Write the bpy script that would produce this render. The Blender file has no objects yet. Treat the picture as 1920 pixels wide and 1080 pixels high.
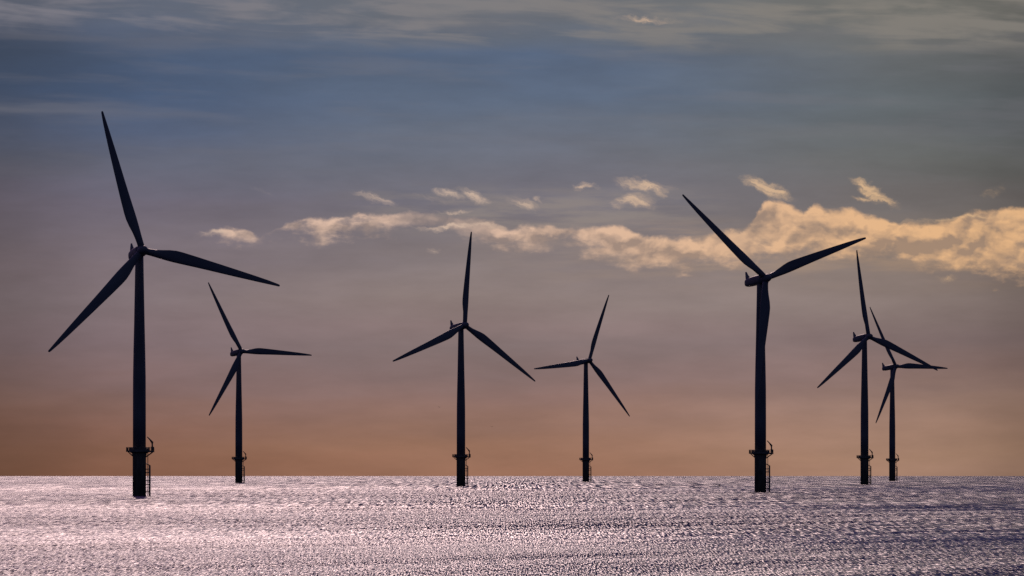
import bpy, bmesh, math, random
from mathutils import Matrix, Vector

random.seed(4)
S = bpy.context.scene
COL = S.collection
R_ = math.radians

# ------------------------------------------------------------------ camera
EARTH = 7.43e6                 # radius of the earth with average refraction (m)
CAM_H = 11.1                   # eye height above the water
FOC = 12190.0                  # focal length in photo pixels (long telephoto)
cam = bpy.data.cameras.new("camera")
cam.sensor_width = 36.0
cam.lens = 36.0 * FOC / 1920.0
cam.shift_y = (871.5 - 540.0) / 1920.0
cam.clip_start = 1.0
cam.clip_end = 60000.0
camo = bpy.data.objects.new("camera", cam)
COL.objects.link(camo)
camo.location = (0, 0, CAM_H)
camo.rotation_euler = (R_(90), 0, 0)
S.camera = camo

# ------------------------------------------------------------------ exposure
S.view_settings.view_transform = 'Standard'
S.view_settings.look = 'None'
S.view_settings.exposure = 0.0
S.view_settings.gamma = 1.0
S.view_settings.use_curve_mapping = False
S.cycles.use_denoising = False
S.cycles.max_bounces = 4
S.cycles.sample_clamp_direct = 1.9
S.cycles.sample_clamp_indirect = 3.0
S.cycles.caustics_reflective = False
S.cycles.caustics_refractive = False

# ------------------------------------------------------------------ sun
SUN_EL, SUN_AZ = R_(22.0), R_(-3.4)       # azimuth from +Y towards +X
sd = Vector((math.sin(SUN_AZ) * math.cos(SUN_EL), math.cos(SUN_AZ) * math.cos(SUN_EL), math.sin(SUN_EL)))
sun = bpy.data.lights.new("sun", 'SUN')
sun.energy = 2.2
sun.angle = R_(0.5)
sun.color = (1.0, 0.71, 0.65)
suno = bpy.data.objects.new("sun", sun)
COL.objects.link(suno)
suno.rotation_euler = (-sd).to_track_quat('-Z', 'Y').to_euler()


# ------------------------------------------------------------------ node helpers
class G:
    """small expression wrapper round shader nodes"""
    def __init__(self, tree):
        self.t = tree

    def n(self, kind, **kw):
        nd = self.t.nodes.new(kind)
        for k, v in kw.items():
            setattr(nd, k, v)
        return nd

    def put(self, sock, v):
        if isinstance(v, X):
            v = v.s
        if isinstance(v, bpy.types.NodeSocket):
            self.t.links.new(v, sock)
        else:
            sock.default_value = v

    def m(self, op, *a, clamp=False):
        nd = self.n('ShaderNodeMath', operation=op, use_clamp=clamp)
        for i, v in enumerate(a):
            self.put(nd.inputs[i], v)
        return X(self, nd.outputs[0])

    def vec(self, x, y, z=0.0):
        nd = self.n('ShaderNodeCombineXYZ')
        for i, v in enumerate((x, y, z)):
            self.put(nd.inputs[i], v)
        return X(self, nd.outputs[0])

    def sep(self, v):
        nd = self.n('ShaderNodeSeparateXYZ')
        self.put(nd.inputs[0], v)
        return [X(self, o) for o in nd.outputs]

    def noise(self, v, scale=1.0, detail=3.0, rough=0.5, lac=2.0, dist=0.0, dims='2D', color=False):
        nd = self.n('ShaderNodeTexNoise', noise_dimensions=dims)
        self.put(nd.inputs['Vector'], v)
        nd.inputs['Scale'].default_value = scale
        nd.inputs['Detail'].default_value = detail
        nd.inputs['Roughness'].default_value = rough
        nd.inputs['Lacunarity'].default_value = lac
        nd.inputs['Distortion'].default_value = dist
        return X(self, nd.outputs['Color' if color else 'Fac'])

    def voro(self, v, scale=1.0, detail=2.0, rough=0.5):
        nd = self.n('ShaderNodeTexVoronoi', voronoi_dimensions='2D', feature='F1')
        nd.normalize = True
        self.put(nd.inputs['Vector'], v)
        nd.inputs['Scale'].default_value = scale
        nd.inputs['Detail'].default_value = detail
        nd.inputs['Roughness'].default_value = rough
        return X(self, nd.outputs['Distance'])

    def smooth(self, v, a, b, lo=0.0, hi=1.0):
        nd = self.n('ShaderNodeMapRange', interpolation_type='SMOOTHSTEP')
        for i, q in enumerate((v, a, b, lo, hi)):
            self.put(nd.inputs[i], q)
        return X(self, nd.outputs[0])

    def lin(self, v, a, b, lo=0.0, hi=1.0):
        nd = self.n('ShaderNodeMapRange', clamp=True)
        for i, q in enumerate((v, a, b, lo, hi)):
            self.put(nd.inputs[i], q)
        return X(self, nd.outputs[0])

    def mix(self, f, a, b):
        nd = self.n('ShaderNodeMix', data_type='RGBA')
        self.put(nd.inputs[0], f)
        for i, v in ((6, a), (7, b)):
            if isinstance(v, tuple) and len(v) == 3:
                v = (*v, 1.0)
            self.put(nd.inputs[i], v)
        return X(self, nd.outputs[2])

    def scale(self, col, k):
        nd = self.n('ShaderNodeVectorMath', operation='SCALE')
        self.put(nd.inputs[0], col)
        self.put(nd.inputs['Scale'], k)
        return X(self, nd.outputs[0])

    def ramp(self, f, stops, interp='LINEAR'):
        nd = self.n('ShaderNodeValToRGB')
        cr = nd.color_ramp
        cr.interpolation = interp
        while len(cr.elements) < len(stops):
            cr.elements.new(0.5)
        for e, (p, c) in zip(cr.elements, stops):
            e.position = p
        for e, (p, c) in zip(cr.elements, stops):
            e.position = p
            e.color = (*c, 1.0)
        self.put(nd.inputs[0], f)
        return X(self, nd.outputs[0])

    def curve(self, x, pts, handle='AUTO'):
        nd = self.n('ShaderNodeFloatCurve')
        mp = nd.mapping
        mp.extend = 'HORIZONTAL'
        c = mp.curves[0]
        while len(c.points) < len(pts):
            c.points.new(0.5, 0.5)
        for p, (a, b) in zip(c.points, pts):
            p.location = (a, b)
            p.handle_type = handle
        mp.update()
        self.put(nd.inputs['Value'], x)
        nd.inputs['Factor'].default_value = 1.0
        return X(self, nd.outputs[0])


class X:
    def __init__(self, g, s):
        self.g, self.s = g, s
    def __add__(self, o): return self.g.m('ADD', self, o)
    def __radd__(self, o): return self.g.m('ADD', o, self)
    def __sub__(self, o): return self.g.m('SUBTRACT', self, o)
    def __rsub__(self, o): return self.g.m('SUBTRACT', o, self)
    def __mul__(self, o): return self.g.m('MULTIPLY', self, o)
    def __rmul__(self, o): return self.g.m('MULTIPLY', o, self)
    def __truediv__(self, o): return self.g.m('DIVIDE', self, o)


def lin1(c):
    c /= 255.0
    return c / 12.92 if c <= 0.04045 else ((c + 0.055) / 1.055) ** 2.4


def rgb(r, g, b):
    return (lin1(r), lin1(g), lin1(b))


# ------------------------------------------------------------------ sky
def build_sky():
    w = bpy.data.worlds.new("World")
    S.world = w
    w.use_nodes = True
    t = w.node_tree
    t.nodes.clear()
    g = G(t)
    tc = g.n('ShaderNodeTexCoord')
    dx, dy, dz = g.sep(tc.outputs['Generated'])
    # azimuth / elevation of the sky direction, in units of 1/12190 rad:
    # U grows to the right of due north (960), V grows downwards from the zenith, level = 871.5
    U = g.m('ARCTAN2', dx, dy) * FOC + 960.0
    EL = g.m('ARCSINE', dz)
    V = 871.5 - EL * FOC

    # ---- broad veil of stratus: colour by elevation, three azimuths
    n_soft = g.noise(g.vec(U / 900.0, V / 150.0), 1.0, 4.0, 0.55)
    n_str = g.noise(g.vec(U / 520.0 + V / 900.0, V / 34.0), 1.0, 4.0, 0.55)
    Vw = V + (n_soft - 0.5) * 90.0 + (n_str - 0.5) * 18.0
    tv = g.lin(Vw, -40.0, 920.0)
    P = lambda v: (v + 40.0) / 960.0
    left = [(-40, (80, 95, 116)), (20, (86, 100, 120)), (60, (74, 92, 118)), (100, (61, 84, 113)), (160, (62, 87, 119)),
            (230, (76, 94, 122)), (300, (91, 99, 118)), (370, (106, 105, 116)), (440, (114, 109, 115)),
            (500, (124, 115, 117)), (560, (126, 116, 116)), (640, (126, 112, 112)), (700, (126, 106, 101)),
            (750, (127, 98, 87)), (800, (127, 92, 76)), (850, (124, 87, 67)), (890, (120, 82, 61))]
    mid = [(-40, (98, 108, 116)), (20, (98, 107, 117)), (70, (86, 101, 119)), (110, (76, 97, 123)), (170, (85, 104, 127)),
           (230, (94, 108, 126)), (300, (101, 109, 123)), (360, (110, 112, 117)), (430, (118, 115, 114)),
           (500, (131, 123, 117)), (560, (138, 127, 119)), (610, (133, 119, 113)), (650, (126, 114, 109)), (700, (130, 112, 105)),
           (750, (132, 105, 94)), (800, (139, 107, 90)), (850, (146, 108, 84)), (890, (146, 105, 80))]
    right = [(-40, (106, 109, 103)), (20, (106, 110, 106)), (70, (102, 108, 108)), (120, (98, 106, 109)), (180, (94, 105, 110)),
             (240, (93, 104, 109)), (300, (100, 106, 106)), (360, (108, 108, 102)), (430, (124, 117, 105)),
             (500, (136, 125, 112)), (560, (134, 123, 113)), (640, (129, 115, 109)), (700, (135, 115, 105)),
             (750, (151, 123, 106)), (800, (158, 126, 104)), (850, (163, 129, 103)), (890, (160, 126, 102))]
    def tone(v, c):
        if 320 <= v <= 720:
            return (c[0] + 1, c[1] - 3, c[2] + 4)
        if v > 720:
            return (c[0] + 5, c[1] + 3, c[2] + 9)
        return (c[0] + 2, c[1] - 1, c[2])
    left, mid, right = [[(v, tone(v, c)) for v, c in st] for st in (left, mid, right)]
    cl, cm, cr = [g.ramp(tv, [(P(v), rgb(*c)) for v, c in s]) for s in (left, mid, right)]
    Ua = U + (n_soft - 0.5) * 260.0
    veil = g.mix(g.smooth(Ua, 60.0, 900.0), cl, cm)
    veil = g.mix(g.smooth(Ua, 980.0, 1800.0), veil, cr)
    # darker towards both sides: lens vignetting put into the sky colour
    gain = g.curve(g.lin(U, -100.0, 2020.0), [((u + 100.0) / 2120.0, k) for u, k in [
        (-100, .56), (0, .62), (110, .76), (280, .94), (600, .95), (900, .97), (1300, 1.0), (1600, .96), (1780, .84), (1920, .64), (2020, .58)]])
    # gentle mottling of the veil
    mott = g.noise(g.vec(U / 260.0, V / 60.0), 1.0, 5.0, 0.6)
    veil = g.scale(veil, (0.80 + mott * 0.40) * gain)
    upst = g.noise(g.vec(U / 420.0 + 3.1, (V - U * 0.03) / 44.0), 1.0, 4.0, 0.55)
    veil = g.mix(g.smooth(upst, 0.46, 0.74) * g.smooth(V, 420.0, 200.0) * 0.22, veil, rgb(116, 114, 122))
    # the faint lighter patch under the cloud bank
    # ---- high streaks of cirrus along the top
    Vt = V - U * 0.055
    ci = g.noise(g.vec(U / 330.0, Vt / 34.0), 1.0, 5.0, 0.55, dist=0.5)
    ci2 = g.noise(g.vec(U / 240.0 + 7.3, Vt / 62.0), 1.0, 4.0, 0.55)
    Xn = g.lin(U, -400.0, 2320.0)
    xq = lambda u: (u + 400.0) / 2720.0
    edge = g.curve(Xn, [(0.0, 0.34), (xq(0), 0.36), (xq(250), 0.42), (xq(520), 0.50), (xq(760), 0.56), (xq(1000), 0.62),
                        (xq(1200), 0.60), (xq(1500), 0.62), (xq(1920), 0.66), (1.0, 0.68)])
    edV = edge * 160.0
    band = g.smooth(V + (ci - 0.5) * 70.0, edV + 18.0, edV - 30.0)
    cir = band * g.smooth(ci * 0.60 + ci2 * 0.50, 0.47, 0.68)
    ccol = g.mix(g.smooth(U, 0.0, 1700.0), rgb(124, 122, 132), rgb(131, 126, 120))
    veil = g.mix(band * 0.18, veil, g.mix(g.smooth(U, 0.0, 1700.0), rgb(96, 103, 119), rgb(112, 111, 108)))
    veil = g.mix(cir * 0.74, veil, ccol)
    # lone streak on the left at mid height
    ls = g.smooth(V + (n_str - 0.5) * 30.0, 196.0, 208.0) * g.smooth(V + (n_str - 0.5) * 30.0, 222.0, 210.0)
    veil = g.mix(ls * g.smooth(U, 420.0, 40.0) * 0.20, veil, rgb(122, 122, 132))

    # ---- the cumulus bank
    wp = g.noise(g.vec(U / 70.0, V / 52.0), 1.0, 5.0, 0.6, color=True)
    wx, wy, wz = g.sep(wp)
    U1 = U + (wx - 0.5) * 34.0
    V1 = V + (wy - 0.5) * 22.0
    q = lambda u: (u - 300.0) / 1720.0          # U 300..2020 -> 0..1
    y = lambda v: (v - 300.0) / 300.0           # V 300..600  -> 0..1
    Un = g.lin(U1, 300.0, 2020.0)
    top = [(300, 460), (372, 448), (392, 436), (430, 425), (470, 431), (486, 446), (500, 440), (530, 424), (575, 407),
           (640, 406), (705, 405), (760, 397), (830, 404), (900, 414), (935, 424), (1000, 428), (1110, 425), (1165, 427),
           (1205, 440), (1235, 453), (1290, 446), (1340, 440), (1392, 438), (1412, 420), (1425, 388), (1442, 376),
           (1475, 386), (1512, 402), (1530, 384), (1552, 395), (1600, 398), (1650, 410), (1690, 421), (1735, 424),
           (1780, 417), (1805, 405), (1850, 398), (1920, 393), (2020, 392)]
    bot = [(300, 440), (372, 440), (392, 444), (430, 451), (470, 449), (486, 442), (500, 432), (530, 433), (575, 440),
           (605, 456), (640, 437), (705, 433), (760, 432), (830, 435), (900, 437), (935, 447), (975, 460), (1030, 452),
           (1080, 451), (1115, 468), (1150, 488), (1200, 497), (1290, 503), (1392, 505), (1440, 492), (1520, 488),
           (1600, 490), (1690, 494), (1760, 504), (1820, 521), (1860, 528), (1920, 528), (2020, 530)]
    T = g.curve(Un, [(q(a), y(b)) for a, b in top], 'VECTOR') * 300.0 + 300.0
    B = g.curve(Un, [(q(a), y(b)) for a, b in bot], 'VECTOR') * 300.0 + 300.0
    op = g.curve(Un, [(q(a), b) for a, b in [(300, 0), (370, .3), (400, 1), (465, .95), (484, .35), (498, .3), (525, .65), (575, 1), (690, 1),
                                             (740, .8), (800, .5), (900, .55), (945, 1), (1100, 1), (1300, 1), (1390, .9),
                                             (1430, 1), (2020, 1)]])
    bil = g.voro(g.vec(U / 42.0 + wx * 0.7, V / 34.0 + wy * 0.7), 1.0, 3.0, 0.5)      # cauliflower bumps
    f1 = g.noise(g.vec(U / 58.0, V / 36.0), 1.0, 8.0, 0.58)
    f2 = g.noise(g.vec(U / 120.0 + 3.0, V / 40.0 + 9.0), 1.0, 6.0, 0.6)
    dt = (V1 - T - 2.0) / 8.0
    db = (B - g.smooth(U, 1180.0, 1460.0) * 15.0 - V1) / 26.0
    dens = g.m('MINIMUM', dt + (0.45 - bil) * 1.7, db + (f2 - 0.5) * 3.0) + (f1 - 0.5) * 2.2
    body = g.smooth(dens - g.smooth(U, 960.0, 820.0) * 0.34, -0.75, 0.75)
    alpha = body * g.lin(f2 * 0.6 + f1 * 0.5, 0.34, 0.54, 0.74, 1.0) * op
    # relief: light and shade painted into the cloud colour, as from high left
    l1 = g.noise(g.vec(U / 84.0 + wx * 0.5, V / 52.0 + wy * 0.5), 1.0, 3.5, 0.5)
    l2 = g.noise(g.vec((U - 9.0) / 84.0 + wx * 0.5, (V - 15.0) / 52.0 + wy * 0.5), 1.0, 3.5, 0.5)
    bo = g.voro(g.vec((U - 4.0) / 42.0 + wx * 0.7, (V - 7.0) / 34.0 + wy * 0.7), 1.0, 3.0, 0.5)
    rel = (l1 - l2) * 3.3 + (bo - bil) * 1.3
    rim = g.smooth(dt, 3.2, 0.0) * 0.32
    core = g.noise(g.vec(U / 120.0 + 1.7, V / 46.0 + 4.1), 1.0, 3.0, 0.5)
    hol = None
    for hx, hy, hrx, hry in ((1712, 457, 44, 17), (1796, 456, 26, 14), (1880, 505, 46, 20), (1560, 466, 60, 12), (1452, 415, 16, 22)):
        ln = g.m('SQRT', ((U1 - hx) / hrx) * ((U1 - hx) / hrx) + ((V1 - hy) / hry) * ((V1 - hy) / hry))
        hh = g.smooth(ln, 1.3, 0.2) * (0.62 if hx == 1716 else 0.30)
        hol = hh if hol is None else g.m('MAXIMUM', hol, hh)
    sh = g.m('ADD', 0.50 + rel + rim - hol, (core - 0.5) * 0.8, clamp=True)
    warm = g.smooth(U, 700.0, 1850.0)
    lite = g.mix(warm, rgb(222, 188, 167), rgb(228, 180, 133))
    dark = g.mix(warm, rgb(158, 137, 128), rgb(160, 133, 113))
    ccl = g.mix(sh, dark, lite)
    sky = g.mix(alpha * 0.93, veil, ccl)

    # thin warm veil hanging below and between the bank
    hz = g.noise(g.vec(U / 220.0, V / 30.0), 1.0, 5.0, 0.6)
    thin = g.smooth(V, 400.0, 440.0) * g.smooth(V, 560.0, 470.0) * g.smooth(U, 760.0, 1300.0) * g.smooth(hz, 0.35, 0.75)
    sky = g.mix(thin * (1.0 - alpha) * 0.40, sky, g.mix(warm, rgb(164, 146, 132), rgb(186, 150, 116)))

    # thin grey layer above the left of the bank
    h2 = g.noise(g.vec(U / 170.0 + 4.0, V / 22.0), 1.0, 5.0, 0.6)
    thin2 = g.smooth(V, 336.0, 384.0) * g.smooth(V, 452.0, 410.0) * g.smooth(U, 560.0, 860.0) * g.smooth(U, 1420.0, 1200.0) * g.smooth(h2, 0.32, 0.70)
    sky = g.mix(thin2 * (1.0 - alpha) * 0.50, sky, rgb(150, 138, 130))

    # ---- loose wisps
    U2 = U + (wx - 0.5) * 64.0 + (f1 - 0.5) * 34.0
    V2 = V + (wy - 0.5) * 34.0 + (f1 - 0.5) * 26.0
    wv = g.vec(U2, V2)
    blobs = [  # centre, half length, half width, tilt (deg, + = falling to the right), strength
        (704, 370, 34, 6, 12, .60), (800, 372, 26, 4, 6, .30), (842, 366, 30, 6, 10, .70), (886, 366, 26, 7, 28, .65),
        (980, 382, 34, 8, 14, .55), (1004, 371, 12, 4, 10, .45), (1096, 354, 20, 5, 10, .60),
        (1205, 346, 52, 8, 6, .85), (1182, 378, 36, 11, -6, .75), (1230, 352, 22, 6, 20, .6),
        (1446, 357, 46, 9, 24, 1.0), (1634, 360, 42, 8, 34, 1.0), (1622, 374, 36, 5, 2, .6),
        (412, 437, 42, 6, 0, .5), (846, 398, 40, 3, 0, .55), (860, 427, 80, 4, -2, .8), (806, 469, 18, 4, 6, .38), (1778, 520, 20, 6, -10, .38),
        (1860, 362, 24, 7, -20, .22), (1206, 39, 52, 5, 2, .55), (1800, 412, 120, 4, -4, .5), (500, 362, 26, 4, 34, .15)]
    wd = None
    for (bx, by, rx, ry, tl, stg) in blobs:
        mp = g.n('ShaderNodeMapping', vector_type='TEXTURE')
        mp.inputs['Location'].default_value = (bx, by, 0)
        mp.inputs['Rotation'].default_value = (0, 0, R_(tl))
        mp.inputs['Scale'].default_value = (rx * 1.4, ry * 1.9, 1)
        g.put(mp.inputs['Vector'], wv)
        ln = g.n('ShaderNodeVectorMath', operation='LENGTH')
        g.t.links.new(mp.outputs[0], ln.inputs[0])
        d = g.m('SUBTRACT', 1.0, X(g, ln.outputs['Value']), clamp=True) * stg
        wd = d if wd is None else g.m('MAXIMUM', wd, d)
    ca, sa = math.cos(R_(20)), math.sin(R_(20))
    fib = g.noise(g.vec((U2 * ca + V2 * sa) / 40.0, (V2 * ca - U2 * sa) / 8.0), 1.0, 4.0, 0.6)
    wa = g.smooth(wd * (fib * 2.0 - 0.05), 0.02, 0.80)
    sky = g.mix(wa * 0.82, sky, g.mix(warm, rgb(208, 182, 164), rgb(222, 182, 138)))

    # ---- unseen sky above and behind, colours invented to tint sea and darken turbines
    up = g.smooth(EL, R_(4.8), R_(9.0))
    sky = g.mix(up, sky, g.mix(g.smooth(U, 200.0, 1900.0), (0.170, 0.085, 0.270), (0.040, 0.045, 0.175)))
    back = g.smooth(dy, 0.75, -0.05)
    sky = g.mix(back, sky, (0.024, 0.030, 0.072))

    # ---- clear atmosphere shining faintly through the veil
    st = g.n('ShaderNodeTexSky', sky_type='NISHITA')
    st.sun_disc = False
    st.sun_elevation = SUN_EL
    st.sun_rotation = SUN_AZ
    STR = 0.1
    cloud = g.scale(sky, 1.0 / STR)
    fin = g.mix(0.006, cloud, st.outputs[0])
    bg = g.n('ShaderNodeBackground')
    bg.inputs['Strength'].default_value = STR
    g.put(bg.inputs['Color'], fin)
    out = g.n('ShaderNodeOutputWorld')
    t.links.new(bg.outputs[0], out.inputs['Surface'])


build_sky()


# ------------------------------------------------------------------ materials
def new_mat(name):
    m = bpy.data.materials.new(name)
    m.use_nodes = True
    t = m.node_tree
    t.nodes.clear()
    g = G(t)
    b = g.n('ShaderNodeBsdfPrincipled')
    o = g.n('ShaderNodeOutputMaterial')
    t.links.new(b.outputs[0], o.inputs['Surface'])
    return m, g, b


def paint(name, col, rough, var=0.15, scale=0.35):
    m, g, b = new_mat(name)
    tc = g.n('ShaderNodeTexCoord')
    x, yy, z = g.sep(tc.outputs['Object'])
    a = g.noise(g.vec(x * scale, yy * scale, z * scale * 0.25), 1.0, 5.0, 0.6, dims='3D')
    c2 = tuple(c * (1.0 - var * 2.2) for c in col)
    g.put(b.inputs['Base Color'], g.mix(g.smooth(a, 0.3, 0.75), (*col, 1.0), (*c2, 1.0)))
    b.inputs['Roughness'].default_value = rough
    b.inputs['Specular IOR Level'].default_value = 0.2
    return m


M_TOWER = paint("tower_paint", (0.20, 0.21, 0.23), 0.55)
M_BLADE = paint("blade_gelcoat", (0.20, 0.21, 0.23), 0.5, 0.08)
M_BASE = paint("weathered_foundation", (0.24, 0.22, 0.17), 0.7, 0.25, 0.8)
M_STEEL = paint("galvanised_steel", (0.22, 0.21, 0.18), 0.6, 0.2, 2.0)
M_BIRD = paint("bird_plumage", (0.16, 0.14, 0.12), 0.9, 0.2, 8.0)
M_BUOY = paint("buoy_paint", (0.12, 0.05, 0.03), 0.6, 0.2, 3.0)


def sea_mat():
    m, g, b = new_mat("sea_water")
    geo = g.n('ShaderNodeNewGeometry')
    px, py, pz = g.sep(geo.outputs['Position'])
    dist = g.m('SQRT', px * px + py * py)

    def layer(sx, sy, detail, rough, off):
        c = g.noise(g.vec(px / sx + off, py / sy + off * 1.7), 1.0, detail, rough, color=True)
        a, bb, _ = g.sep(c)
        return a - 0.5, bb - 0.5
    # wind chop in three sizes, each dominant at its own distance from the shore
    cells = ((0.13, 9.5, 3.0), (0.215, 24.0, 31.0), (0.39, 76.0, 57.0), (0.90, 370.0, 83.0))
    L = [layer(a, b2, 0.0, 0.5, o) for a, b2, o in cells]
    t1 = g.smooth(dist, 780.0, 1200.0)
    t2 = g.smooth(dist, 1350.0, 2100.0)
    t3 = g.smooth(dist, 2400.0, 4000.0)
    wts = (1.0 - t1, t1 * (1.0 - t2), t2 * (1.0 - t3), t3)
    cx = L[0][0] * wts[0] + L[1][0] * wts[1] + L[2][0] * wts[2] + L[3][0] * wts[3]
    cy = L[0][1] * wts[0] + L[1][1] * wts[1] + L[2][1] * wts[2] + L[3][1] * wts[3]
    # swell and gusts
    ac = px * 0.9 - py * 0.436
    al = px * 0.436 + py * 0.9
    s1 = g.noise(g.vec(ac / 22.0, al / 170.0), 1.0, 3.0, 0.55) - 0.5
    s2 = g.noise(g.vec(px / 90.0 + 5.0, py / 260.0 + 2.0), 1.0, 3.0, 0.5) - 0.5
    slx = cx * 1.06 + s1 * 0.26
    sly = g.m('MINIMUM', cy * 1.25 - s1 * 0.46 + s2 * 0.28 - 0.185 + (1.0 - t1) * 0.035 + g.smooth(dist, 2500.0, 6000.0) * 0.02, -0.015)
    nv = g.n('ShaderNodeVectorMath', operation='NORMALIZE')
    g.put(nv.inputs[0], g.vec(slx, sly, 1.0))
    g.put(b.inputs['Normal'], X(g, nv.outputs[0]))
    b.inputs['Base Color'].default_value = (0.010, 0.012, 0.028, 1)
    b.inputs['Roughness'].default_value = 0.135
    b.inputs['IOR'].default_value = 1.333
    return m


M_SEA = sea_mat()


# ------------------------------------------------------------------ mesh helpers
def mesh_obj(name, bm, mat, parent=None, smooth=True):
    bmesh.ops.recalc_face_normals(bm, faces=bm.faces[:])
    me = bpy.data.meshes.new(name)
    bm.to_mesh(me)
    bm.free()
    me.materials.append(mat)
    if smooth:
        for p in me.polygons:
            p.use_smooth = True
    o = bpy.data.objects.new(name, me)
    COL.objects.link(o)
    if parent is not None:
        o.parent = parent
    return o


def loft(bm, rings, cap=True):
    rows = [[bm.verts.new(p) for p in r] for r in rings]
    n = len(rows[0])
    for a, b in zip(rows, rows[1:]):
        for i in range(n):
            bm.faces.new((a[i], a[(i + 1) % n], b[(i + 1) % n], b[i]))
    if cap:
        bm.faces.new(rows[0][::-1])
        bm.faces.new(rows[-1])


def lathe(bm, prof, n=40):
    loft(bm, [[(r * math.cos(2 * math.pi * i / n), r * math.sin(2 * math.pi * i / n), z) for i in range(n)] for r, z in prof])


def tube(bm, p, q, r, n=8, r2=None):
    p, q = Vector(p), Vector(q)
    d = (q - p).normalized()
    a = d.orthogonal().normalized()
    c = d.cross(a)
    r2 = r if r2 is None else r2
    loft(bm, [[o + (a * math.cos(2 * math.pi * i / n) + c * math.sin(2 * math.pi * i / n)) * k for i in range(n)]
              for o, k in ((p, r), (q, r2))])


def box(bm, x0, x1, y0, y1, z0, z1):
    loft(bm, [[(x0, y0, z), (x1, y0, z), (x1, y1, z), (x0, y1, z)] for z in (z0, z1)])


# ------------------------------------------------------------------ sea
def build_sea():
    bm = bmesh.new()
    rad = [0.0]
    r = 60.0
    while r < 24000.0:
        rad.append(r)
        r += max(60.0, min(400.0, r * 0.08))
    n = 360
    prev = None
    for r in rad:
        z = -r * r / (2 * EARTH)
        if r == 0.0:
            prev = [bm.verts.new((0, 0, z))]
            continue
        row = [bm.verts.new((r * math.sin(2 * math.pi * i / n), r * math.cos(2 * math.pi * i / n), z)) for i in range(n)]
        for i in range(n):
            j = (i + 1) % n
            if len(prev) == 1:
                bm.faces.new((prev[0], row[j], row[i]))
            else:
                bm.faces.new((prev[i], prev[j], row[j], row[i]))
        prev = row
    o = mesh_obj("sea", bm, M_SEA)
    o["kind"] = "structure"
    if o.data.polygons[0].normal.z < 0:
        o.data.flip_normals()


build_sea()

# ------------------------------------------------------------------ wind turbine
HUB_H, R_BLADE, TILT, CONE, OVER = 91.0, 53.5, R_(6.0), R_(2.5), 4.3
Z0 = HUB_H - OVER * math.sin(TILT)


def blade_bm():
    bm = bmesh.new()
    # radius, chord, thickness ratio, share of chord ahead of the axis, twist
    st = [(1.2, 2.5, 1.0, .5, 0), (3.0, 2.5, 1.0, .5, 8), (5.0, 2.75, .86, .47, 12), (7.5, 3.4, .62, .41, 13), (10.0, 4.1, .45, .36, 12),
          (12.5, 4.5, .36, .33, 11), (15.0, 4.45, .31, .32, 9), (20.0, 4.05, .26, .31, 7), (26.0, 3.55, .23, .31, 5), (32.0, 3.1, .21, .32, 3.5),
          (38.0, 2.6, .19, .33, 2.2), (44.0, 2.05, .18, .34, 1), (49.0, 1.5, .17, .36, 0), (52.0, 1.05, .17, .4, -.5), (53.2, .85, .18, .45, -.5),
          (53.6, .5, .2, .5, -.5)]
    N = 20
    rings = []
    for r, c, th, ah, tw in st:
        ring = []
        a = R_(tw + 2.0)
        for i in range(N):
            ph = 2 * math.pi * i / N
            k = (1 + math.cos(ph)) / 2            # 1 = leading edge (+x), 0 = trailing edge
            air = math.sin(ph) * (0.35 + 0.65 * k) if th < 0.8 else math.sin(ph)
            x = c * (k - 1 + ah)
            yv = 0.5 * c * th * air
            ring.append((x * math.cos(a) - yv * math.sin(a), x * math.sin(a) + yv * math.cos(a), r))
        rings.append(ring)
    loft(bm, rings)
    return bm


def nacelle_bm():
    bm = bmesh.new()
    N = 28
    secs = [(-2.9, .70, .0), (-2.75, .9, 0), (-2.0, 1.0, 0), (0.5, 1.0, 0), (4.5, .98, -.02), (8.0, .92, -.10), (9.8, .84, -.18), (10.6, .70, -.24), (10.9, .45, -.28)]
    rings = []
    for yy, k, dz in secs:
        ring = []
        for i in range(N):
            a = 2 * math.pi * i / N
            cx, cz = math.cos(a), math.sin(a)
            e = 0.62
            ring.append((2.05 * k * math.copysign(abs(cx) ** e, cx), yy, dz + 2.0 * k * math.copysign(abs(cz) ** e, cz)))
        rings.append(ring)
    loft(bm, rings)
    return bm


def fin_bm():
    bm = bmesh.new()
    rings = []
    for z, y0, y1, hw in [(0.9, 7.6, 11.0, 1.15), (1.7, 8.5, 11.1, 1.0), (2.5, 9.3, 11.25, .82), (3.4, 10.1, 11.4, .6), (4.7, 10.8, 11.7, .3)]:
        ym = (y0 + y1) / 2
        rings.append([(-hw, ym, z), (-hw * .5, y0, z), (hw * .5, y0, z), (hw, ym, z), (hw * .5, y1, z), (-hw * .5, y1, z)])
    loft(bm, rings)
    return bm


def hub_bm():
    bm = bmesh.new()
    N = 28
    rings = []
    for yy, r in [(1.6, 1.5), (1.4, 1.75), (0, 1.85), (-1.2, 1.75), (-2.2, 1.5), (-3.0, 1.1), (-3.5, .65), (-3.7, .2)]:
        rings.append([(r * math.cos(2 * math.pi * i / N), yy, r * math.sin(2 * math.pi * i / N)) for i in range(N)])
    loft(bm, rings)
    for k in range(3):          # blade root collars
        a = k * 2 * math.pi / 3
        tube(bm, (0, 0, 0), (1.75 * math.sin(a), 0, 1.75 * math.cos(a)), 1.42, 20, 1.36)
    return bm


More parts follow.
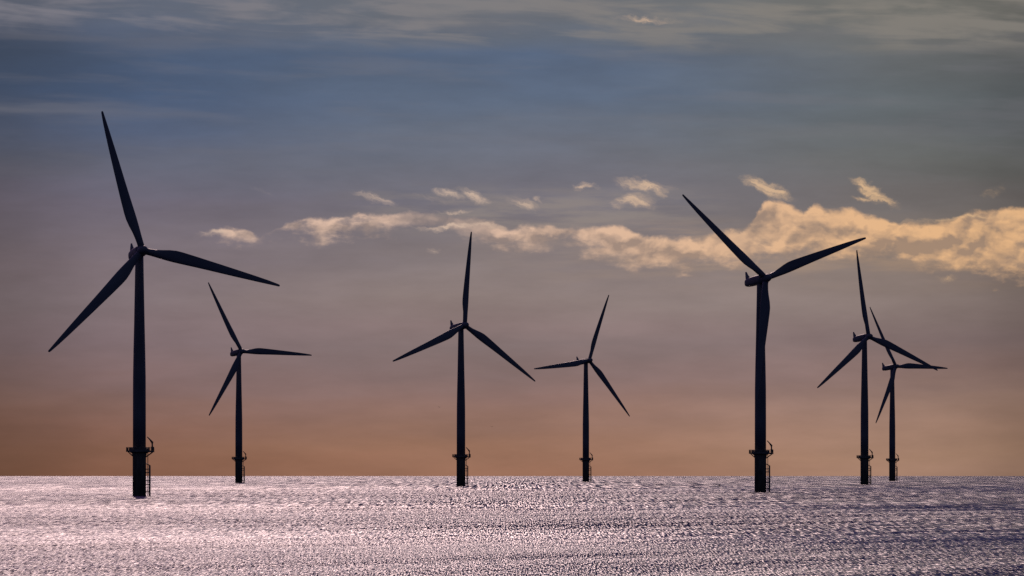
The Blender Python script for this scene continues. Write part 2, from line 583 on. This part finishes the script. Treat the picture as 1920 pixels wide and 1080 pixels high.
def make_turbine():
    t = bpy.data.objects.new("wind_turbine", None)
    COL.objects.link(t)
    parts = {}
    # foundation
    bm = bmesh.new()
    lathe(bm, [(2.5, -6.0), (2.5, 14.6), (2.75, 15.4), (2.75, 16.0), (2.5, 16.2), (2.5, 16.6)], 48)
    mesh_obj("transition_piece", bm, M_BASE, t)
    # tower
    bm = bmesh.new()
    lathe(bm, [(2.42, 16.604), (2.42, 30.0), (2.38, 44.0), (2.2, 54.0), (1.95, 65.0), (1.75, 76.0), (1.6, 84.0), (1.55, Z0 - 1.6)], 48)
    for z in (38.0, 62.0):
        pass
    mesh_obj("tower", bm, M_TOWER, t)
    # service platform: ring deck with arms to both sides
    bm = bmesh.new()
    N = 48
    rings = []
    for r, z in ((2.52, 15.6), (3.9, 16.35), (3.9, 17.15), (3.75, 17.15), (3.75, 16.85), (2.52, 16.85)):
        rings.append([(r * math.cos(2 * math.pi * i / N), r * math.sin(2 * math.pi * i / N), z) for i in range(N)])
    loft(bm, rings, cap=False)
    box(bm, 3.0, 5.5, -1.3, 1.3, 16.15, 16.835)
    box(bm, -4.9, -3.0, -0.9, 0.9, 16.30, 16.835)
    for s in (-1, 1):
        tube(bm, (2.4, s * .9, 14.4), (4.9, s * 1.0, 16.17), .2)
        tube(bm, (-2.4, s * .7, 14.7), (-4.2, s * .8, 16.32), .17)
    dk = mesh_obj("service_platform", bm, M_STEEL, t, smooth=False)
    bm = bmesh.new()
    pts = [(3.75 * math.cos(a), 3.75 * math.sin(a)) for a in [R_(20 + 20 * i) for i in range(8)]]
    loop = [(5.4, 1.2)] + [(3.7, 1.25)] + pts + [(-3.75, .85), (-4.8, .8), (-4.8, -.8), (-3.75, -.85)] + \
           [(3.75 * math.cos(a), 3.75 * math.sin(a)) for a in [R_(200 + 20 * i) for i in range(8)]] + [(3.7, -1.25), (5.4, -1.2)]
    for i, (x, yv) in enumerate(loop):
        x2, y2 = loop[(i + 1) % len(loop)]
        tube(bm, (x, yv, 16.85), (x, yv, 18.0), .09, 6)
        for zz in (17.4, 17.98):
            tube(bm, (x, yv, zz), (x2, y2, zz), .075, 6)
    # wire infill panels all round the rail, seen edge on as a dense band
    for i in range(72):
        a, a2 = 2 * math.pi * i / 72, 2 * math.pi * (i + 1) / 72
        if abs(math.sin(a)) < 0.3:
            continue
        p, p2 = (3.72 * math.cos(a), 3.72 * math.sin(a)), (3.72 * math.cos(a2), 3.72 * math.sin(a2))
        for zz in (17.25, 17.55, 17.78):
            tube(bm, (*p, zz), (*p2, zz), .07, 6)
        tube(bm, (*p, 17.15), (*p, 17.95), .05, 6)
    mesh_obj("railing", bm, M_STEEL, dk)
    # equipment locker on the platform
    bm = bmesh.new()
    box(bm, 4.35, 5.35, -.7, .7, 16.85, 18.1)
    box(bm, 4.30, 5.40, -.75, .75, 18.103, 18.2)
    mesh_obj("equipment_box", bm, M_STEEL, t, smooth=False)
    bm = bmesh.new()
    box(bm, -4.85, -4.1, -.6, .6, 16.84, 17.75)
    box(bm, -4.90, -4.05, -.65, .65, 17.753, 17.85)
    mesh_obj("equipment_box", bm, M_STEEL, t, smooth=False)
    # davit crane
    bm = bmesh.new()
    tube(bm, (4.75, 0.9, 16.85), (4.75, 0.9, 19.6), .34, 12, .28)
    tube(bm, (4.75, 0.9, 19.5), (4.85, 0.9, 20.1), .36, 12, .3)
    tube(bm, (4.95, 0.9, 19.75), (2.9, 0.9, 21.9), .32, 10, .2)
    tube(bm, (3.5, 0.9, 21.2), (4.75, 0.9, 19.0), .09, 8)
    mesh_obj("davit_crane", bm, M_STEEL, t)
    # boat landing
    bm = bmesh.new()
    for s in (-1, 1):
        tube(bm, (3.85, s * .75, -4.0), (3.85, s * .75, 11.3), .31, 12)
        tube(bm, (3.85, s * .75, 11.25), (2.45, s * .75, 12.0), .18, 10)
        for zz in (1.5, 4.2, 5.6, 8.6, 9.9):
            tube(bm, (2.35, s * .75, zz), (3.85, s * .75, zz), .19, 10)
    for zz in (4.2, 9.2):
        tube(bm, (3.4, -.75, zz), (3.4, .75, zz), .12, 8)
    bl = mesh_obj("boat_landing", bm, M_STEEL, t)
    bm = bmesh.new()
    for s in (-1, 1):
        tube(bm, (3.15, s * .25, -2.0), (3.15, s * .25, 16.1), .12, 8)
    for i in range(46):
        zz = -1.2 + i * .38
        tube(bm, (3.15, -.25, zz), (3.15, .25, zz), .05, 6)
    mesh_obj("ladder", bm, M_STEEL, bl)
    # head
    na = mesh_obj("nacelle", nacelle_bm(), M_TOWER, t)
    mesh_obj("cooling_fin", fin_bm(), M_TOWER, na)
    mesh_obj("hub", hub_bm(), M_TOWER, t)
    b0 = mesh_obj("blade", blade_bm(), M_BLADE, t)
    for k in (1, 2):
        c = b0.copy()
        COL.objects.link(c)
        c.parent = t
    return t


def pose(t, yaw, phase):
    head = Matrix.Translation((0, 0, Z0)) @ Matrix.Rotation(yaw, 4, 'Z') @ Matrix.Rotation(-TILT, 4, 'X')
    k = 0
    for c in sorted(t.children, key=lambda o: o.name):
        kind = c.name.split('.')[0]
        if kind == "nacelle":
            c.matrix_local = head
        elif kind == "hub":
            c.matrix_local = head @ Matrix.Translation((0, -OVER, 0)) @ Matrix.Rotation(phase, 4, 'Y')
        elif kind == "blade":
            c.matrix_local = head @ Matrix.Translation((0, -OVER, 0)) @ Matrix.Rotation(phase + k * 2 * math.pi / 3, 4, 'Y') @ Matrix.Rotation(CONE, 4, 'X')
            k += 1


def copy_tree(o, parent=None):
    c = o.copy()
    COL.objects.link(c)
    c.parent = parent
    for ch in list(o.children):
        copy_tree(ch, c)
    return c


# tower axis (photo px), scale (px per m), yaw, rotor phase, label
SITES = [
    (261.3, 5.05, 18.0, -15.8, "tallest dark wind turbine, at far left, its foundation lowest in the sea"),
    (447.8, 2.705, 29.6, -27.3, "small wind turbine just right of the tallest one, below that one's right-hand blade tip"),
    (864.3, 3.310, 30.2, 6.7, "middle wind turbine whose blade points almost straight up, beside the smaller leftward bladed one"),
    (1098.5, 2.499, 35.3, 22.4, "small wind turbine with its top blade leaning right and a blade stretched left"),
    (1425.8, 4.400, 29.9, -49.5, "large wind turbine with two raised blades in a V before the orange clouds"),
    (1621.0, 3.049, 32.7, -7.1, "taller of the two overlapping wind turbines at right, steep blade crossing the cloud base"),
    (1673.0, 2.361, 39.0, -28.5, "smallest wind turbine, at far right, with its level blade crossing a taller neighbour's blade"),
]
first = make_turbine()
for i, (ux, s, yaw, ph, lab) in enumerate(SITES):
    t = first if i == 0 else copy_tree(first)
    d = FOC / s
    t.location = ((ux - 960.0) / s, d, -d * d / (2 * EARTH))
    t["label"] = lab
    t["category"] = "wind turbine"
    t["group"] = "wind turbines standing in the sea"
for i, t in enumerate(sorted([o for o in COL.objects if o.name.startswith("wind_turbine")], key=lambda o: o.name)):
    pose(t, R_(SITES[i][2]), R_(SITES[i][3]))


# ------------------------------------------------------------------ birds and a buoy, specks far out
def bird(loc, span, heading, flap, label):
    bm = bmesh.new()
    L = span * 0.42
    N = 10
    rings = []
    for k, r in [(-.5, .01), (-.4, .05), (-.15, .11), (.1, .12), (.3, .08), (.38, .075), (.46, .05), (.56, .01)]:
        rings.append([(k * L, r * L * 1.1 * math.cos(2 * math.pi * i / N), r * L * math.sin(2 * math.pi * i / N)) for i in range(N)])
    loft(bm, rings)
    body = mesh_obj("bird", bm, M_BIRD)
    for s in (-1, 1):
        bm = bmesh.new()
        rings = []
        for f, ch, z in [(0.05, .30, .02), (.25, .30, flap * .6), (.45, .24, flap), (.75, .16, flap * .7), (1.0, .03, flap * .25)]:
            yv = s * f * span / 2
            c = ch * span * .55
            x = -.12 * span * f
            rings.append([(x + c * .5, yv, z), (x, yv, z + .03 * span), (x - c * .5, yv, z), (x, yv, z - .008 * span)])
        loft(bm, rings)
        mesh_obj("wing", bm, M_BIRD, body)
    body.location = loc
    body.rotation_euler = (R_(8), 0, heading)
    body["label"] = label
    body["category"] = "bird"
    body["group"] = "birds flying low over the sea"


def at(u, v, d):
    return ((u - 960.0) / FOC * d, d, CAM_H + (871.5 - v) / FOC * d)


bird(at(823.5, 763.6, 3000), 1.45, R_(60), .22, "upper left one of two distant dark birds, in flight left of the middle turbine's tower")
bird(at(922, 799.6, 3100), 1.5, R_(80), .05, "lower right one of two distant dark birds, gliding between the two middle turbines")

bm = bmesh.new()
lathe(bm, [(.30, -.5), (.62, -.3), (.66, .15), (.5, .35), (.22, .5), (.16, 1.1), (.05, 1.25)], 20)
d = 3640.0
bu = mesh_obj("buoy", bm, M_BUOY)
bu.location = ((1348.8 - 960) / FOC * d, d, -d * d / (2 * EARTH))
bu.rotation_euler = (0, R_(14), 0)
bu["label"] = "tiny dark buoy floating left of the large turbine's foundation"
bu["category"] = "buoy"
